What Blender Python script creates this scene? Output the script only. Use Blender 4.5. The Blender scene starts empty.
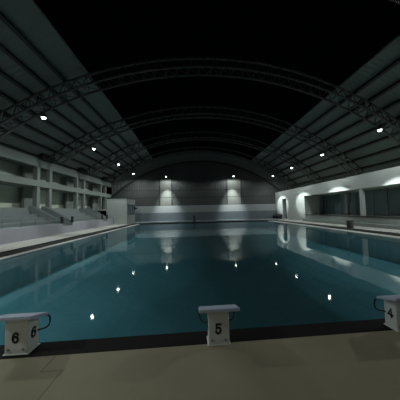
import bpy, bmesh, math, random
from mathutils import Vector, Matrix
random.seed(4)
SC = bpy.context.scene
COL = SC.collection

# ------------------------------------------------------------------ camera
def make_camera():
    yaw, pitch, roll, h = 0.0803, 0.0509, -0.0208, 1.733
    f = Vector((math.sin(yaw)*math.cos(pitch), math.cos(yaw)*math.cos(pitch), math.sin(pitch)))
    r = Vector((math.cos(yaw), -math.sin(yaw), 0))
    u = r.cross(f)
    c, s = math.cos(roll), math.sin(roll)
    r2 = r*c + u*s
    u2 = u*c - r*s
    cam = bpy.data.cameras.new('camera')
    cam.sensor_width = 36; cam.lens = 18.0
    cam.shift_x = -0.021
    cam.clip_end = 400
    o = bpy.data.objects.new('camera', cam)
    m = Matrix((r2, u2, -f)).transposed().to_4x4()
    m.translation = (0, 0, h)
    o.matrix_world = m
    COL.objects.link(o)
    SC.camera = o
make_camera()

# ------------------------------------------------------------------ night sky, exposure, lamp power
W = bpy.data.worlds.new('night'); SC.world = W
W.use_nodes = True
W.node_tree.nodes['Background'].inputs[0].default_value = (0.6, 0.8, 0.9, 1)
W.node_tree.nodes['Background'].inputs[1].default_value = 0.0004
SC.view_settings.view_transform = 'Standard'
SC.view_settings.look = 'None'
SC.view_settings.gamma = 1
SC.view_settings.exposure = 0.0
B_LEFT, S_LEFT = 480.0, 235.0        # roof floodlights, watts: main beam and spill
B_RIGHT, S_RIGHT = 4800.0, 60.0
S_FRONT = 840.0
P_WALL = 5200.0
LENS = 14.0
LAMP_COL = (0.90, 1.0, 0.96)

# ------------------------------------------------------------------ materials
def mat(name, col, rough=0.6, metal=0.0, noise=0.0, nscale=3.0, bump=0.0, bscale=40.0, spec=0.5, extra=None):
    m = bpy.data.materials.new(name); m.use_nodes = True
    nt = m.node_tree; b = nt.nodes['Principled BSDF']
    b.inputs['Base Color'].default_value = (*col, 1)
    b.inputs['Roughness'].default_value = rough
    b.inputs['Metallic'].default_value = metal
    b.inputs['Specular IOR Level'].default_value = spec
    tc = nt.nodes.new('ShaderNodeTexCoord')
    if noise:
        n = nt.nodes.new('ShaderNodeTexNoise'); n.inputs['Scale'].default_value = nscale
        n.inputs['Detail'].default_value = 5
        nt.links.new(tc.outputs['Object'], n.inputs['Vector'])
        mx = nt.nodes.new('ShaderNodeMix'); mx.data_type = 'RGBA'
        mx.inputs[6].default_value = (*[c*(1-noise) for c in col], 1)
        mx.inputs[7].default_value = (*[min(1, c*(1+noise)) for c in col], 1)
        nt.links.new(n.outputs['Fac'], mx.inputs[0])
        nt.links.new(mx.outputs[2], b.inputs['Base Color'])
    if bump:
        n = nt.nodes.new('ShaderNodeTexNoise'); n.inputs['Scale'].default_value = bscale
        nt.links.new(tc.outputs['Object'], n.inputs['Vector'])
        bp = nt.nodes.new('ShaderNodeBump'); bp.inputs['Strength'].default_value = bump
        bp.inputs['Distance'].default_value = 0.02
        nt.links.new(n.outputs['Fac'], bp.inputs['Height'])
        nt.links.new(bp.outputs['Normal'], b.inputs['Normal'])
    return m

def stripes(m, axis, period, depth=0.6):
    """ribbed sheet: wave bump along one object axis"""
    nt = m.node_tree; b = nt.nodes['Principled BSDF']
    tc = nt.nodes.new('ShaderNodeTexCoord')
    w = nt.nodes.new('ShaderNodeTexWave'); w.wave_type = 'BANDS'; w.bands_direction = axis
    w.inputs['Scale'].default_value = 0.314/period
    nt.links.new(tc.outputs['Object'], w.inputs['Vector'])
    bp = nt.nodes.new('ShaderNodeBump'); bp.inputs['Strength'].default_value = depth
    bp.inputs['Distance'].default_value = 0.05
    nt.links.new(w.outputs['Fac'], bp.inputs['Height'])
    nt.links.new(bp.outputs['Normal'], b.inputs['Normal'])

def tiles(m, w, h, col, grout, gap=0.02):
    nt = m.node_tree; b = nt.nodes['Principled BSDF']
    tc = nt.nodes.new('ShaderNodeTexCoord')
    br = nt.nodes.new('ShaderNodeTexBrick')
    br.offset = 0
    br.inputs['Color1'].default_value = (*col, 1)
    br.inputs['Color2'].default_value = (*[c*0.92 for c in col], 1)
    br.inputs['Mortar'].default_value = (*grout, 1)
    br.inputs['Scale'].default_value = 1
    br.inputs['Brick Width'].default_value = w; br.inputs['Row Height'].default_value = h
    br.inputs['Mortar Size'].default_value = gap
    nt.links.new(tc.outputs['Object'], br.inputs['Vector'])
    nt.links.new(br.outputs['Color'], b.inputs['Base Color'])

M = {}
M['deck'] = mat('deck_concrete', (0.365, 0.32, 0.225), 0.75, noise=0.18, nscale=1.3, bump=0.15, bscale=25, spec=0.3)
M['deck_side'] = mat('deck_side_tile', (0.30, 0.29, 0.275), 0.7, noise=0.12, nscale=1.3, bump=0.1, bscale=25, spec=0.3)
M['joint'] = mat('joint_sealant', (0.25, 0.225, 0.17), 0.9)
M['grate'] = mat('grating_dark', (0.018, 0.017, 0.016), 0.8, spec=0.1)
M['coping'] = mat('coping_tile', (0.36, 0.36, 0.35), 0.5, noise=0.08)
M['white'] = mat('white_paint', (0.37, 0.39, 0.38), 0.6, noise=0.08, nscale=1.5)
M['render'] = mat('painted_render', (0.21, 0.235, 0.22), 0.7, noise=0.12, nscale=0.8)
M['render_dark'] = mat('recess_plaster', (0.60, 0.64, 0.56), 0.8, noise=0.15, nscale=0.7)
M['stand'] = mat('terrace_concrete', (0.205, 0.23, 0.23), 0.7, noise=0.12, nscale=2)
M['stand_wall'] = mat('terrace_front_paint', (0.40, 0.395, 0.45), 0.7, noise=0.08, nscale=2)
M['roof'] = mat('roof_sheet', (0.125, 0.15, 0.142), 0.6, noise=0.06, nscale=0.6)
stripes(M['roof'], 'Y', 0.35, 0.25)
M['purlin'] = mat('purlin_steel', (0.02, 0.022, 0.02), 0.6)
M['truss'] = mat('truss_steel', (0.055, 0.055, 0.053), 0.5)
M['lattice'] = mat('truss_lattice_steel', (0.03, 0.03, 0.03), 0.6)
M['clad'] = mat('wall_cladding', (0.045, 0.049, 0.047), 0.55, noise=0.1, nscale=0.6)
stripes(M['clad'], 'X', 0.3, 0.5)
M['band'] = mat('white_band_paint', (0.25, 0.262, 0.272), 0.6, noise=0.08)
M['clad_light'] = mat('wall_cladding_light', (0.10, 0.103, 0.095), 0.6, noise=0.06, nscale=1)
M['gable'] = mat('gable_sheet', (0.13, 0.145, 0.14), 0.6)
stripes(M['gable'], 'X', 0.6, 0.9)
M['bulkhead'] = mat('bulkhead_tile', (0.12, 0.138, 0.155), 0.4, noise=0.1, nscale=1)
M['dark'] = mat('dark_paint', (0.02, 0.02, 0.02), 0.6)
M['frame'] = mat('frame_grey', (0.14, 0.18, 0.18), 0.5)
M['glass'] = mat('dark_glass', (0.10, 0.15, 0.155), 0.25, spec=0.6)
M['grey_bin'] = mat('bin_plastic', (0.11, 0.11, 0.11), 0.5)
M['block'] = mat('block_fibreglass', (0.78, 0.79, 0.77), 0.45, noise=0.07, nscale=6)
M['plate'] = mat('block_plate_grip', (0.56, 0.62, 0.80), 0.6, noise=0.08, nscale=20, bump=0.2, bscale=120)
M['digit'] = mat('digit_black', (0.01, 0.01, 0.01), 0.5)
M['grip'] = mat('grip_tube', (0.02, 0.05, 0.055), 0.4)
M['bolt'] = mat('bolt_steel', (0.25, 0.24, 0.22), 0.4, metal=0.8)
M['housing'] = mat('lamp_housing', (0.12, 0.12, 0.12), 0.5)
M['pool'] = mat('pool_tile', (0.13, 0.38, 0.46), 0.5)
tiles(M['pool'], 0.25, 0.25, (0.13, 0.38, 0.46), (0.16, 0.38, 0.45), 0.012)

def lens_mat():
    m = bpy.data.materials.new('lamp_lens'); m.use_nodes = True
    b = m.node_tree.nodes['Principled BSDF']
    b.inputs['Base Color'].default_value = (0.9, 0.9, 0.9, 1)
    b.inputs['Emission Color'].default_value = (0.92, 1.0, 0.97, 1)
    b.inputs['Emission Strength'].default_value = LENS
    return m
M['lens'] = lens_mat()

def water_mat():
    m = bpy.data.materials.new('pool_water'); m.use_nodes = True
    nt = m.node_tree
    for n in list(nt.nodes): nt.nodes.remove(n)
    out = nt.nodes.new('ShaderNodeOutputMaterial')
    mix = nt.nodes.new('ShaderNodeMixShader')
    fr = nt.nodes.new('ShaderNodeFresnel'); fr.inputs['IOR'].default_value = 1.33
    tr = nt.nodes.new('ShaderNodeBsdfTransparent'); tr.inputs[0].default_value = (0.68, 0.88, 0.91, 1)
    gl = nt.nodes.new('ShaderNodeBsdfGlossy'); gl.inputs['Roughness'].default_value = 0.02
    tc = nt.nodes.new('ShaderNodeTexCoord')
    n = nt.nodes.new('ShaderNodeTexNoise'); n.inputs['Scale'].default_value = 1.6; n.inputs['Detail'].default_value = 3
    bp = nt.nodes.new('ShaderNodeBump'); bp.inputs['Strength'].default_value = 0.03; bp.inputs['Distance'].default_value = 0.04
    nt.links.new(tc.outputs['Object'], n.inputs['Vector'])
    nt.links.new(n.outputs['Fac'], bp.inputs['Height'])
    nt.links.new(bp.outputs['Normal'], gl.inputs['Normal'])
    nt.links.new(bp.outputs['Normal'], fr.inputs['Normal'])
    df = nt.nodes.new('ShaderNodeBsdfDiffuse'); df.inputs[0].default_value = (0.105, 0.26, 0.30, 1)
    body = nt.nodes.new('ShaderNodeMixShader'); body.inputs[0].default_value = 0.30
    nt.links.new(tr.outputs[0], body.inputs[1]); nt.links.new(df.outputs[0], body.inputs[2])
    nt.links.new(fr.outputs[0], mix.inputs[0])
    nt.links.new(body.outputs[0], mix.inputs[1])
    nt.links.new(gl.outputs[0], mix.inputs[2])
    nt.links.new(mix.outputs[0], out.inputs[0])
    return m
M['water'] = water_mat()

# ------------------------------------------------------------------ mesh helpers
class MB:
    def __init__(s): s.bm = bmesh.new()
    def box(s, x0, x1, y0, y1, z0, z1):
        v = [s.bm.verts.new(p) for p in ((x0,y0,z0),(x1,y0,z0),(x1,y1,z0),(x0,y1,z0),(x0,y0,z1),(x1,y0,z1),(x1,y1,z1),(x0,y1,z1))]
        for f in ((0,3,2,1),(4,5,6,7),(0,1,5,4),(1,2,6,5),(2,3,7,6),(3,0,4,7)): s.bm.faces.new([v[i] for i in f])
        return s
    def hexa(s, pts):      # 8 corners: bottom four then top four, same winding
        v = [s.bm.verts.new(p) for p in pts]
        for f in ((0,3,2,1),(4,5,6,7),(0,1,5,4),(1,2,6,5),(2,3,7,6),(3,0,4,7)): s.bm.faces.new([v[i] for i in f])
        return s
    def prism(s, poly, axis, a, b):   # polygon of 2D points extruded along an axis
        def P(q, t):
            return (t, q[0], q[1]) if axis == 'X' else ((q[0], t, q[1]) if axis == 'Y' else (q[0], q[1], t))
        A = [s.bm.verts.new(P(q, a)) for q in poly]; B = [s.bm.verts.new(P(q, b)) for q in poly]
        s.bm.faces.new(A); s.bm.faces.new(B[::-1])
        for i in range(len(poly)):
            j = (i+1) % len(poly)
            s.bm.faces.new((A[i], B[i], B[j], A[j]))
        return s
    def tube(s, pts, r, n=8, cap=True):
        pts = [Vector(p) for p in pts]
        rings = []
        up = Vector((0.13, 0.21, 0.97))
        for i, p in enumerate(pts):
            t = (pts[min(i+1, len(pts)-1)] - pts[max(i-1, 0)]).normalized()
            a = t.cross(up)
            if a.length < 1e-3: a = t.cross(Vector((1, 0, 0)))
            a.normalize(); b = t.cross(a).normalized()
            rr = r[i] if isinstance(r, (list, tuple)) else r
            rings.append([s.bm.verts.new(p + (a*math.cos(k*2*math.pi/n) + b*math.sin(k*2*math.pi/n))*rr) for k in range(n)])
        for i in range(len(rings)-1):
            for k in range(n):
                s.bm.faces.new((rings[i][k], rings[i][(k+1)%n], rings[i+1][(k+1)%n], rings[i+1][k]))
        if cap:
            s.bm.faces.new(rings[0][::-1]); s.bm.faces.new(rings[-1])
        return s
    def lathe(s, prof, cx, cy, n=20):   # profile of (r, z)
        rings = []
        for r, z in prof:
            rings.append([s.bm.verts.new((cx+r*math.cos(k*2*math.pi/n), cy+r*math.sin(k*2*math.pi/n), z)) for k in range(n)])
        for i in range(len(rings)-1):
            for k in range(n):
                s.bm.faces.new((rings[i][k], rings[i][(k+1)%n], rings[i+1][(k+1)%n], rings[i+1][k]))
        s.bm.faces.new(rings[0][::-1]); s.bm.faces.new(rings[-1])
        return s
    def build(s, name, material, parent=None, bevel=0.0, smooth=False):
        bmesh.ops.recalc_face_normals(s.bm, faces=s.bm.faces)
        me = bpy.data.meshes.new(name); s.bm.to_mesh(me); s.bm.free()
        me.materials.append(material)
        if smooth:
            for p in me.polygons: p.use_smooth = True
        o = bpy.data.objects.new(name, me); COL.objects.link(o)
        if parent: o.parent = parent
        if bevel:
            b = o.modifiers.new('bevel', 'BEVEL'); b.width = bevel; b.segments = 2; b.limit_method = 'ANGLE'
        return o

def struct(o): o['kind'] = 'structure'; return o
def tag(o, label, cat, group=None):
    o['label'] = label; o['category'] = cat
    if group: o['group'] = group
    return o
def empty(name, loc=(0,0,0)):
    o = bpy.data.objects.new(name, None); COL.objects.link(o); o.location = loc
    o.empty_display_size = 0.2
    return o
def copy_tree(o, parent=None):
    c = o.copy(); COL.objects.link(c)
    if parent: c.parent = parent
    for ch in list(o.children): copy_tree(ch, c)
    return c

# ------------------------------------------------------------------ ground, pool
NEAR, FAR = 2.68, 31.2          # deck edges
DL, DR = -8.85, 13.15
WL, WR, WN, WF = -7.62, 11.45, 2.97, 29.9   # water outline
ZW = -0.10
d = MB()
d.box(-20, 22, -9, NEAR, -0.3, 0)
struct(d.build('floor', M['deck']))
d = MB()
d.box(-20, DL, NEAR, FAR, -0.3, 0)
d.box(DR, 22, NEAR, FAR, -0.3, 0)
struct(d.build('floor_around_pool', M['deck_side']))
d = MB(); d.box(-20, 22, FAR, 37, -0.3, 0)
struct(d.build('floor_far_end', M['bulkhead']))
g = MB()
g.box(DL, DR, NEAR, WN, -0.3, -0.004)
g.box(DL, DL+0.86, WN, WF, -0.3, -0.07)
g.box(DR-0.95, DR, WN, WF, -0.3, -0.07)
g.box(DL, DR, WF, FAR, -0.3, -0.03)
struct(g.build('trim_1', M['grate']))
c = MB(); c.box(DL+0.86, WL, WN, WF, -0.3, -0.06)
struct(c.build('trim_2', M['coping']))
c = MB(); c.box(WR, DR-0.95, WN, WF, -0.3, -0.06)
struct(c.build('trim_3', M['coping']))
b = MB()
b.box(WL-0.3, WR+0.3, WN-0.2, WF+0.3, -1.7, -1.4)
b.box(WL-0.3, WL, WN, WF, -1.4, -0.3); b.box(WR, WR+0.3, WN, WF, -1.4, -0.3)
b.box(WL-0.3, WR+0.3, WN-0.3, WN, -1.4, -0.3); b.box(WL-0.3, WR+0.3, WF, WF+0.3, -1.4, -0.3)
struct(b.build('pool_basin', M['pool']))
w = MB()
vs = [w.bm.verts.new(p) for p in ((WL,WN,ZW),(WR,WN,ZW),(WR,WF,ZW),(WL,WF,ZW))]
w.bm.faces.new(vs)
water = struct(w.build('pool_water', M['water']))
if water.data.polygons[0].normal.z < 0: water.data.flip_normals()
# expansion joint and a patched slab corner in the near deck
j = MB(); j.box(-1.475, -1.455, -2, 2.42, -0.01, 0.001); j.box(-1.70, -1.68, 2.43, NEAR, -0.01, 0.001); j.box(-1.70, -1.455, 2.42, 2.435, -0.01, 0.001)
struct(j.build('trim_4', M['joint']))

# ------------------------------------------------------------------ roof: two curved wings, open strip between them
XC, ZC, R0 = 1.6, -11.95, 24.5
def arc(x, r): return ZC + math.sqrt(r*r - (x-XC)**2)
def arc_pts(x0, x1, r, n):
    a0 = math.asin((x0-XC)/r); a1 = math.asin((x1-XC)/r)
    return [(XC + r*math.sin(a0+(a1-a0)*i/n), ZC + r*math.cos(a0+(a1-a0)*i/n)) for i in range(n+1)]
YB, YE = -9.0, 36.6
def wing(name, x0, x1):
    top = arc_pts(x0, x1, R0+0.22, 28); bot = arc_pts(x0, x1, R0+0.12, 28)
    m = MB(); m.prism(top + bot[::-1], 'Y', YB, YE)
    return struct(m.build(name, M['roof']))
cl = wing('ceiling_left', -15.2, -6.9)
cr = wing('ceiling_right', 11.1, 20.8)
def purlins(parent, a0, step, n):
    for k in range(n):
        a = a0 + step*k
        if abs(a) > math.asin(19.3/R0): break
        pts = []
        for da, rr in ((-0.0036, R0+0.13), (0.0036, R0+0.13), (0.0036, R0-0.10), (-0.0036, R0-0.10)):
            pts.append((XC + rr*math.sin(a+da), ZC + rr*math.cos(a+da)))
        m = MB(); m.prism(pts, 'Y', YB, YE)
        m.build('purlin', M['purlin'], parent)
purlins(cl, math.asin((-8.28-XC)/R0), -0.046, 7)
purlins(cr, math.asin((12.12-XC)/R0), 0.052, 8)

# ------------------------------------------------------------------ roof trusses
TY = [-6.29, 0.29, 6.87, 13.45, 20.03, 26.61, 33.19]
TN = ['hindmost one, well behind the starting blocks', 'just behind the starting blocks', 'over the starting blocks', 'nearest of the arches spanning the open roof',
      'second of the arches spanning the open roof', 'third of the arches spanning the open roof', 'farthest arch, just before the end gable']
def make_truss():
    t = empty('roof_truss', (XC, 0, 0))
    def L(pts): return [(x-XC, y, z) for x, y, z in pts]
    X0, X1, N = -13.9, 18.6, 44
    a0, a1 = math.asin((X0-XC)/R0), math.asin((X1-XC)/R0)
    def pt(i, r, y): 
        a = a0+(a1-a0)*i/N
        return (r*math.sin(a), y, ZC + r*math.cos(a))
    top = [pt(i, R0-0.18, 0) for i in range(N+1)]
    MB().tube(top, 0.085).build('top_chord', M['truss'], t, smooth=True)
    lows = []
    for y in (-0.42, 0.42):
        lo = [pt(i+0.5, R0-1.1, y) for i in range(N)]
        lows.append(lo)
        MB().tube(lo, 0.075).build('bottom_chord', M['truss'], t, smooth=True)
    for lo in lows:
        w = MB()
        for i in range(N):
            w.tube([top[i], lo[i]], 0.024, 5); w.tube([lo[i], top[i+1]], 0.024, 5)
        w.build('lattice', M['lattice'], t)
    w = MB()
    for i in range(N):
        w.tube([lows[0][i], lows[1][i]], 0.024, 5)
        if i < N-1: w.tube([lows[0][i], lows[1][i+1]], 0.022, 5)
    w.build('cross_bracing', M['lattice'], t)
    return t
tr0 = make_truss()
for i, y in enumerate(TY):
    t = tr0 if i == 0 else copy_tree(tr0)
    t.location = (XC, y, 0)
    tag(t, 'curved grey steel lattice roof truss, ' + TN[i], 'truss', 'arched roof trusses')

# ------------------------------------------------------------------ floodlights hung below the trusses
def make_flood():
    t = empty('floodlight')
    MB().lathe([(0.08,0.30),(0.14,0.26),(0.18,0.10),(0.185,0.04),(0.16,0.04)], 0, 0).build('housing', M['housing'], t, smooth=True)
    MB().lathe([(0.04,-0.07),(0.085,-0.05),(0.11,-0.015),(0.12,0.045)], 0, 0).build('lens', M['lens'], t, smooth=True)
    MB().tube([(0,0,0.28),(0,0,0.75)], 0.03).build('hanger', M['housing'], t)
    return t
fl0 = make_flood()
used = [False]
def light(kind, name, loc, power, **kw):
    l = bpy.data.lights.new(name, kind); l.energy = power; l.color = LAMP_COL
    for k, v in kw.items(): setattr(l, k, v)
    o = bpy.data.objects.new(name, l); COL.objects.link(o); o.location = loc
    return o
side = ['left', 'right']
order = ['hanging far behind the starting blocks', 'hanging just behind the starting blocks', 'over the near end of the pool', 'nearest in view', 'second in view', 'third in view', 'farthest, by the end wall']
for i, y in enumerate(TY):
    for s, x in enumerate((-9.5, 13.9)):
        z = (7.9, 7.36)[s]
        f = copy_tree(fl0) if used[0] else fl0
        used[0] = True
        f.location = (x, y, z)
        tag(f, 'bright white floodlight under the %s roof wing, %s' % (side[s], order[i]), 'light', 'roof floodlights')
        beam = (B_LEFT, B_RIGHT)[s]
        spill = S_FRONT*(0.62, 0.45)[s] if i == 0 else S_FRONT*(0.95, 0.6)[s] if i == 1 else (S_LEFT, S_RIGHT)[s]
        if i == 2: spill = (S_LEFT*0.3, S_FRONT*0.5)[s]
        o = light('SPOT', 'floodlight_beam', (0, 0, -0.13), beam, spot_size=math.radians((44, 12.5)[s]), spot_blend=(0.6, 0.5)[s], shadow_soft_size=0.07)
        o.parent = f
        if s == 1:      # oval beam thrown at the gallery edge
            o.rotation_euler = (0, math.radians(-18.5), 0); o.scale = (1, 4.6, 1)
        o = light('SPOT', 'floodlight_spill', (0, 0, -0.13), spill, spot_size=math.radians((150, 130)[i] if i < 2 else 172), spot_blend=0.8 if i < 2 else 0.3, shadow_soft_size=0.1)
        o.parent = f

# ------------------------------------------------------------------ far wall
YW = 36.0
def arc_wall(name, material, z0, r, y0, y1, x0=-13.8, x1=18.9):
    top = arc_pts(x0, x1, r, 40)
    poly = [(x, max(z, z0+0.05)) for x, z in top] + [(x1, z0), (x0, z0)]
    m = MB(); m.prism(poly, 'Y', y0, y1)
    return m.build(name, material)
wf = struct(arc_wall('wall_far', M['clad'], 2.65, R0-1.95, YW, YW+0.2))
m = MB(); a = arc_pts(-14.0, 19.0, R0+0.1, 40); b2 = arc_pts(-14.0, 19.0, R0-1.95, 40)
m.prism(a + b2[::-1], 'Y', YW+0.05, YW+0.2); m.build('gable_sheet', M['gable'], wf)
m = MB(); a = arc_pts(-14.0, 19.0, R0-1.85, 40); b2 = arc_pts(-14.0, 19.0, R0-2.15, 40)
m.prism(a + b2[::-1], 'Y', YW-0.25, YW); m.build('gable_beam', M['purlin'], wf)
MB().box(-14, 19, YW-0.15, YW+0.2, 1.45, 2.65).build('white_band', M['band'], wf)
MB().box(-14, 19, YW-0.45, YW+0.2, 0, 1.45).build('tiled_bulkhead', M['bulkhead'], wf)
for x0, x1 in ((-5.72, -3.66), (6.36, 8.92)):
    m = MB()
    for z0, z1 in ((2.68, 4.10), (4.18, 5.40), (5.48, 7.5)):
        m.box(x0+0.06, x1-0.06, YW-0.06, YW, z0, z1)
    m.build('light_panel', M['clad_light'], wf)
    m = MB(); m.box(x0-0.06, x0+0.06, YW-0.1, YW, 2.65, 8.4); m.box(x1-0.06, x1+0.06, YW-0.1, YW, 2.65, 8.4)
    m.build('seam_post', M['purlin'], wf)
m = MB()
for z in (4.14, 5.44): m.box(-13, 18, YW-0.04, YW, z-0.04, z+0.04)
m.build('seam_rail', M['purlin'], wf)
# wall lamps
for k, x in enumerate((-4.39, 7.24)):
    t = empty('wall_lamp', (x, YW-1.8, 7.52))
    MB().box(-0.16, 0.16, -0.12, 0.14, 0.05, 0.22).build('housing', M['housing'], t, bevel=0.02)
    MB().box(-0.12, 0.12, -0.14, 0.08, -0.02, 0.05).build('lens', M['lens'], t, bevel=0.01)
    MB().tube([(0, 0.12, 0.14), (0, 1.78, 0.14)], 0.03).build('arm', M['housing'], t)
    tag(t, 'small white lamp washing the %s pale panel of the far end wall' % ('left', 'right')[k], 'light', 'end wall lamps')
    o = light('SPOT', 'wall_lamp_beam', (0, 0, -0.06), P_WALL, spot_size=math.radians(56), spot_blend=1.0, shadow_soft_size=0.05)
    o.parent = t; o.rotation_euler = (math.radians(17), 0, 0)
    o = light('SPOT', 'wall_lamp_spill', (0, 0, -0.06), P_WALL*0.085, spot_size=math.radians(175), spot_blend=0.3, shadow_soft_size=0.05)
    o.parent = t

# ------------------------------------------------------------------ left building and spectator stand
FX = -14.0
wl = struct(MB().box(-17.2, -15.9, -8, 36, 0, 7.0).build('wall_left', M['render_dark']))
MB().box(FX-0.35, FX, -8, 35.9, 6.05, 7.02).build('parapet', M['render'], wl)
MB().box(-15.95, FX, -8, 35.9, 4.22, 4.78).build('gallery_slab', M['render'], wl)
MB().box(-15.95, FX-0.02, -8, 35.9, 2.0, 2.25).build('gallery_floor', M['render'], wl)
MB().box(-15.95, FX-0.3, -8, 35.9, 6.85, 7.0).build('gallery_ceiling', M['render_dark'], wl)
for yc in (0.29, 6.87, 13.85, 20.25, 26.5, 33.0):
    for dy in (-0.80, 0.80):
        m = MB(); m.box(FX-0.42, FX-0.05, yc+dy-0.17, yc+dy+0.17, 2.25, 4.22); m.box(FX-0.42, FX-0.05, yc+dy-0.17, yc+dy+0.17, 4.78, 6.05)
        m.build('column', M['render'], wl)
    m = MB(); m.box(FX-1.5, FX-1.3, yc-0.8, yc+0.8, 2.25, 4.22); m.box(FX-1.5, FX-1.3, yc-0.8, yc+0.8, 4.78, 6.05)
    m.build('pier_wall', M['render'], wl)
    MB().box(FX-0.2, FX+0.35, yc-0.95, yc+0.75, 6.75, 7.3).build('truss_bracket', M['purlin'], wl)

st = empty('spectator_stand', (-12.5, 12, 0))
def S(x): return x+12.5
def stepped(x0, x1, z0, z1, n):
    pts = [(x0, 0)]
    dx, dz = (x1-x0)/n, (z1-z0)/n
    z = z0; x = x0; pts.append((x0, z0))
    for i in range(n):
        x += dx
        pts += [(x, z), (x, z+dz)]
        z += dz
    pts += [(FX-0.02, z1), (FX-0.02, 0)]
    return pts
def loc_poly(pts): return [(x+12.5, z) for x, z in pts]
AISLES = [(18.0, 19.45), (25.6, 27.0)]
segs = [(-7.0, 5.2), (6.6, 18.0), (19.45, 25.6), (27.0, 28.9)]
for y0, y1 in segs:
    MB().prism(loc_poly(stepped(-11.15, -13.55, 0.88, 2.0, 4)), 'Y', y0-12, y1-12).build('terrace', M['stand'], st)
    MB().box(S(-11.15), S(-11.0), y0-12, y1-12, 0, 0.85).build('front_wall', M['stand_wall'], st)
for y0, y1 in [(5.2, 6.6)] + AISLES:
    MB().box(S(-11.15), S(-11.0), y0-12, y1-12, 0, 0.62).build('front_wall', M['stand_wall'], st)
    MB().prism(loc_poly(stepped(-11.15, -13.6, 0.5, 2.0, 8)), 'Y', y0-12, y1-12).build('aisle_steps', M['stand'], st)
for y0, y1 in AISLES:
    for y in (y0, y1):
        m = MB()
        m.prism([(S(-11.05), 0.3), (S(-11.05), 1.02), (S(-13.4), 2.35), (S(-13.75), 2.35), (S(-13.75), 1.9)], 'Y', y-12-0.06, y-12+0.06)
        m.build('aisle_parapet', M['stand'], st)
        MB().tube([(S(-11.05), y-12, 1.08), (S(-13.4), y-12, 2.42), (S(-13.75), y-12, 2.42)], 0.028, 6).build('handrail', M['frame'], st)
        MB().box(S(-11.16), S(-10.98), y-12-0.06, y-12+0.06, 0.86, 1.42).build('gate_post', M['dark'], st)
for y0, y1 in segs[:2]:
    m = MB()
    n = max(2, int((y1-y0)/1.15))
    for i in range(n+1):
        yy = y0-12+0.08+(y1-y0-0.16)*i/n
        m.tube([(S(-11.3), yy, 0.86), (S(-11.3), yy, 1.38)], 0.018, 6)
    for z in (1.12, 1.38): m.tube([(S(-11.3), y0-12+0.08, z), (S(-11.3), y1-12-0.08, z)], 0.018, 6)
    m.build('front_railing', M['frame'], st)
tag(st, 'pale stepped concrete spectator stand along the left side of the pool', 'stand')

bx = empty('judges_booth', (-11.6, 31, 0))
MB().box(-0.4, 2.35, -1.9, 2.1, 0, 3.5).build('walls', M['white'], bx)
MB().box(-0.45, 2.40, -1.95, 2.15, 3.5, 3.6).build('roof_slab', M['white'], bx)
m = MB()
m.box(2.30, 2.37, -1.5, 1.8, 1.35, 2.75); m.build('window', M['glass'], bx)
m = MB()
for y in (-1.5, -0.45, 0.7, 1.75): m.box(2.33, 2.40, y-0.04, y+0.04, 1.3, 2.8)
m.box(2.33, 2.40, -1.5, 1.8, 1.30, 1.36); m.box(2.33, 2.40, -1.5, 1.8, 2.74, 2.80)
m.build('window_frame', M['dark'], bx)
m = MB(); m.prism([(2.35, 2.55), (2.35, 2.0), (2.85, 2.3)], 'Y', 1.9, 2.1); m.build('sign_bracket', M['dark'], bx)
tag(bx, 'small white flat-roofed booth with dark side windows at far left corner of the pool', 'booth')

# ------------------------------------------------------------------ right building
RX = 15.4
wr = struct(MB().box(18.2, 18.5, -8, 36, 0, 4.6).build('wall_right', M['render_dark']))
MB().box(RX, RX+0.35, -8, 39, 3.42, 4.72).build('fascia', M['white'], wr)
MB().box(RX+0.1, 20.6, -8, 39, 4.5, 4.66).build('roof_slab', M['render_dark'], wr)
MB().box(RX, 18.2, -8, 26.4, 0, 0.80).build('plinth', M['render'], wr)
MB().box(RX-0.02, RX+0.45, -8, 26.4, 0.80, 0.92).build('sill', M['dark'], wr)
MB().box(RX-0.35, RX, -8, 26.4, 0, 0.30).build('kerb_step', M['render'], wr)
MB().box(RX, 18.2, 26.4, 31.35, 0, 3.42).build('end_block', M['white'], wr)
MB().box(RX, 18.2, 33.2, 39, 0, 3.42).build('end_block', M['white'], wr)
MB().box(RX+0.5, 18.2, 31.35, 33.2, 0, 3.42).build('door_recess', M['dark'], wr)
MB().box(RX+0.02, RX+0.5, 31.35, 31.8, 0, 3.42).build('door_jamb', M['white'], wr)
for y in (17.16, 9.2, 4.0):
    MB().box(RX+0.02, RX+0.32, y-0.14, y+0.14, 0.92, 3.42).build('column', M['white'], wr)
for y in (21.3, 26.2):
    MB().box(17.3, 17.6, y-0.16, y+0.16, 0.80, 3.42).build('pilaster', M['render'], wr)
y = -6.0
k = 0
while y < 26:
    wn = struct(MB().box(18.06, 18.12, y+0.06, y+2.84, 0.95, 3.35).build('window_%d' % (k+1), M['glass']))
    f = MB()
    for yy in (y+0.03, y+1.45, y+2.87): f.box(18.02, 18.2, yy-0.04, yy+0.04, 0.85, 3.42)
    for z in (0.92, 3.36): f.box(18.03, 18.2, y+0.06, y+2.84, z-0.04, z+0.04)
    f.build('window_frame', M['frame'], wn)
    y += 2.9; k += 1

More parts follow.
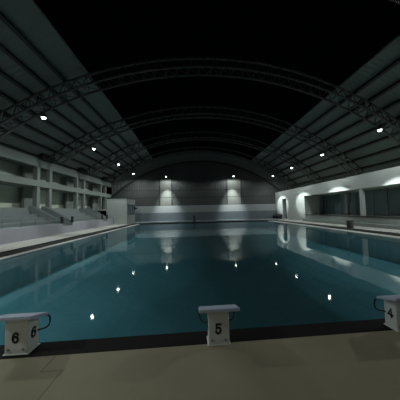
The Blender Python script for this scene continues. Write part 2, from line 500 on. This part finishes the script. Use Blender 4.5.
# bin, bench, far post
t = empty('litter_bin', (13.35, 16.1, 0))
MB().lathe([(0.22,0.02),(0.24,0.05),(0.28,0.55),(0.29,0.58)], 0, 0).build('body', M['grey_bin'], t, smooth=True)
MB().lathe([(0.30,0.575),(0.30,0.62),(0.20,0.69),(0.05,0.71)], 0, 0).build('lid', M['grey_bin'], t, smooth=True)
MB().lathe([(0.235,0.0),(0.235,0.025)], 0, 0).build('base_ring', M['dark'], t)
tag(t, 'dark grey round litter bin at the right pool edge before the glazed gallery', 'bin')
t = empty('bench', (14.7, 34.0, 0))
MB().box(-0.3, 0.3, -1.45, 1.45, 0.46, 0.54).build('seat', M['dark'], t, bevel=0.01)
MB().box(0.22, 0.3, -1.45, 1.45, 0.54, 0.80).build('backrest', M['dark'], t, bevel=0.01)
for yy in (-1.2, 0, 1.2):
    MB().box(-0.25, 0.25, yy-0.06, yy+0.06, 0, 0.46).build('leg', M['dark'], t)
tag(t, 'low dark bench against the white wall left of the far right doorway', 'bench')
t = empty('depth_post', (0.24, 31.5, 0))
MB().box(-0.24, 0.24, -0.14, 0.14, 0, 0.05).build('base_plate', M['dark'], t)
MB().box(-0.11, 0.11, -0.09, 0.09, 0.05, 0.84).build('shaft', M['dark'], t, bevel=0.02)
MB().box(-0.16, 0.16, -0.12, 0.12, 0.84, 0.92).build('cap', M['dark'], t, bevel=0.015)
tag(t, 'short dark post standing at the middle of the far pool edge', 'post')

# ------------------------------------------------------------------ starting blocks
STROKES = {
    '5': [[(0.30, 0.5), (-0.26, 0.5), (-0.30, 0.04), (-0.12, 0.14), (0.06, 0.15), (0.22, 0.08), (0.31, -0.08), (0.31, -0.22), (0.23, -0.40), (0.06, -0.5), (-0.12, -0.5), (-0.27, -0.40), (-0.33, -0.28)]],
    '6': [[(0.30, 0.34), (0.20, 0.46), (0.04, 0.5), (-0.14, 0.45), (-0.27, 0.28), (-0.32, 0.0), (-0.32, -0.2), (-0.22, -0.42), (0.0, -0.5), (0.20, -0.43), (0.31, -0.25), (0.31, -0.1), (0.22, 0.06), (0.02, 0.13), (-0.18, 0.07), (-0.31, -0.1)]],
    '4': [[(0.36, -0.24), (-0.34, -0.24), (0.14, 0.5), (0.14, -0.5)]],
}
def digit(ch, name, parent, loc, rot, h=0.112, w=0.09, t=0.027):
    """painted numeral: bold strokes as a thin raised ribbon, facing -Y before rotation"""
    m = MB()
    for st_ in STROKES[ch]:
        pts = [Vector((x*w, 0, y*h)) for x, y in st_]
        L, Rr = [], []
        for i, p in enumerate(pts):
            d0 = (pts[i]-pts[i-1]).normalized() if i else (pts[1]-pts[0]).normalized()
            d1 = (pts[i+1]-pts[i]).normalized() if i < len(pts)-1 else d0
            n0 = Vector((-d0.z, 0, d0.x)); n1 = Vector((-d1.z, 0, d1.x))
            b = n0+n1
            b = b.normalized() if b.length > 1e-4 else n0
            k = min(1.6, 1/max(0.3, b.dot(n0)))
            if i == 0: p = p - d0*t*0.5
            if i == len(pts)-1: p = p + d0*t*0.5
            L.append(p+b*t*0.5*k); Rr.append(p-b*t*0.5*k)
        for i in range(len(pts)-1):
            q = [L[i], L[i+1], Rr[i+1], Rr[i]]
            m.hexa([(v.x, 0.0, v.z) for v in q] + [(v.x, -0.0025, v.z) for v in q])
    o = m.build(name, M['digit'], parent)
    o.location = loc; o.rotation_euler = rot
    return o
def make_block():
    t = empty('starting_block')
    hw, y0, y1 = 0.135, 0.0, 0.185
    body = MB().hexa([(-hw,y0,0),(hw,y0,0),(hw,y1,0),(-hw,y1,0),(-hw,y0,0.445),(hw,y0,0.445),(hw,y1,0.372),(-hw,y1,0.372)])
    body.build('body', M['block'], t, bevel=0.012)
    # tilted plate: near edge high, far edge low
    ny, fy = -0.12, 0.175
    nz, fz = 0.470, 0.378
    p = MB().hexa([(-0.255,ny,nz),(0.255,ny,nz),(0.255,fy,fz),(-0.255,fy,fz),(-0.255,ny,nz+0.042),(0.255,ny,nz+0.042),(0.255,fy,fz+0.042),(-0.255,fy,fz+0.042)])
    p.build('top_plate', M['plate'], t, bevel=0.008)
    for s in (-1, 1):
        pts = [(s*0.225, 0.14, 0.39), (s*0.235, 0.195, 0.375), (s*0.242, 0.225, 0.33), (s*0.242, 0.23, 0.27), (s*0.232, 0.225, 0.225), (s*0.205, 0.21, 0.20), (s*0.12, 0.16, 0.195)]
        MB().tube(pts, 0.011, 8).build('hand_grip', M['grip'], t, smooth=True)
    for x in (-0.09, 0.085):
        MB().tube([(x, 0.002, 0.065), (x, -0.008, 0.065)], 0.013, 10).build('bolt', M['bolt'], t)
    MB().box(-0.150, 0.150, -0.008, 0.195, 0, 0.012).build('base_flange', M['block'], t, bevel=0.004)
    return t
b0 = make_block()
LB = {6: 'pale starting block numbered 6 at the near pool edge, on the left',
      5: 'pale starting block numbered 5 at the near pool edge, in the middle',
      4: 'pale starting block numbered 4 at the near pool edge, cut by the right border'}
blocks = []
for i, n in enumerate((5, 6, 4)):
    o = b0 if i == 0 else copy_tree(b0)
    o.location = (0.315 + (5-n)*2.43 + {4: 0.19, 5: 0.0, 6: -0.085}[n], 2.64 + (0.10 if n == 6 else 0), 0)
    tag(o, LB[n], 'starting block', 'numbered starting blocks')
    blocks.append((o, n))
for o, n in blocks:
    ch = str(n)
    digit(ch, 'number', o, (-0.008, 0.0, 0.205), (0, 0, 0))
    digit(ch, 'number', o, (0.135, 0.09, 0.215), (0, 0, math.pi/2))
    digit(ch, 'number', o, (-0.135, 0.09, 0.215), (0, 0, -math.pi/2))
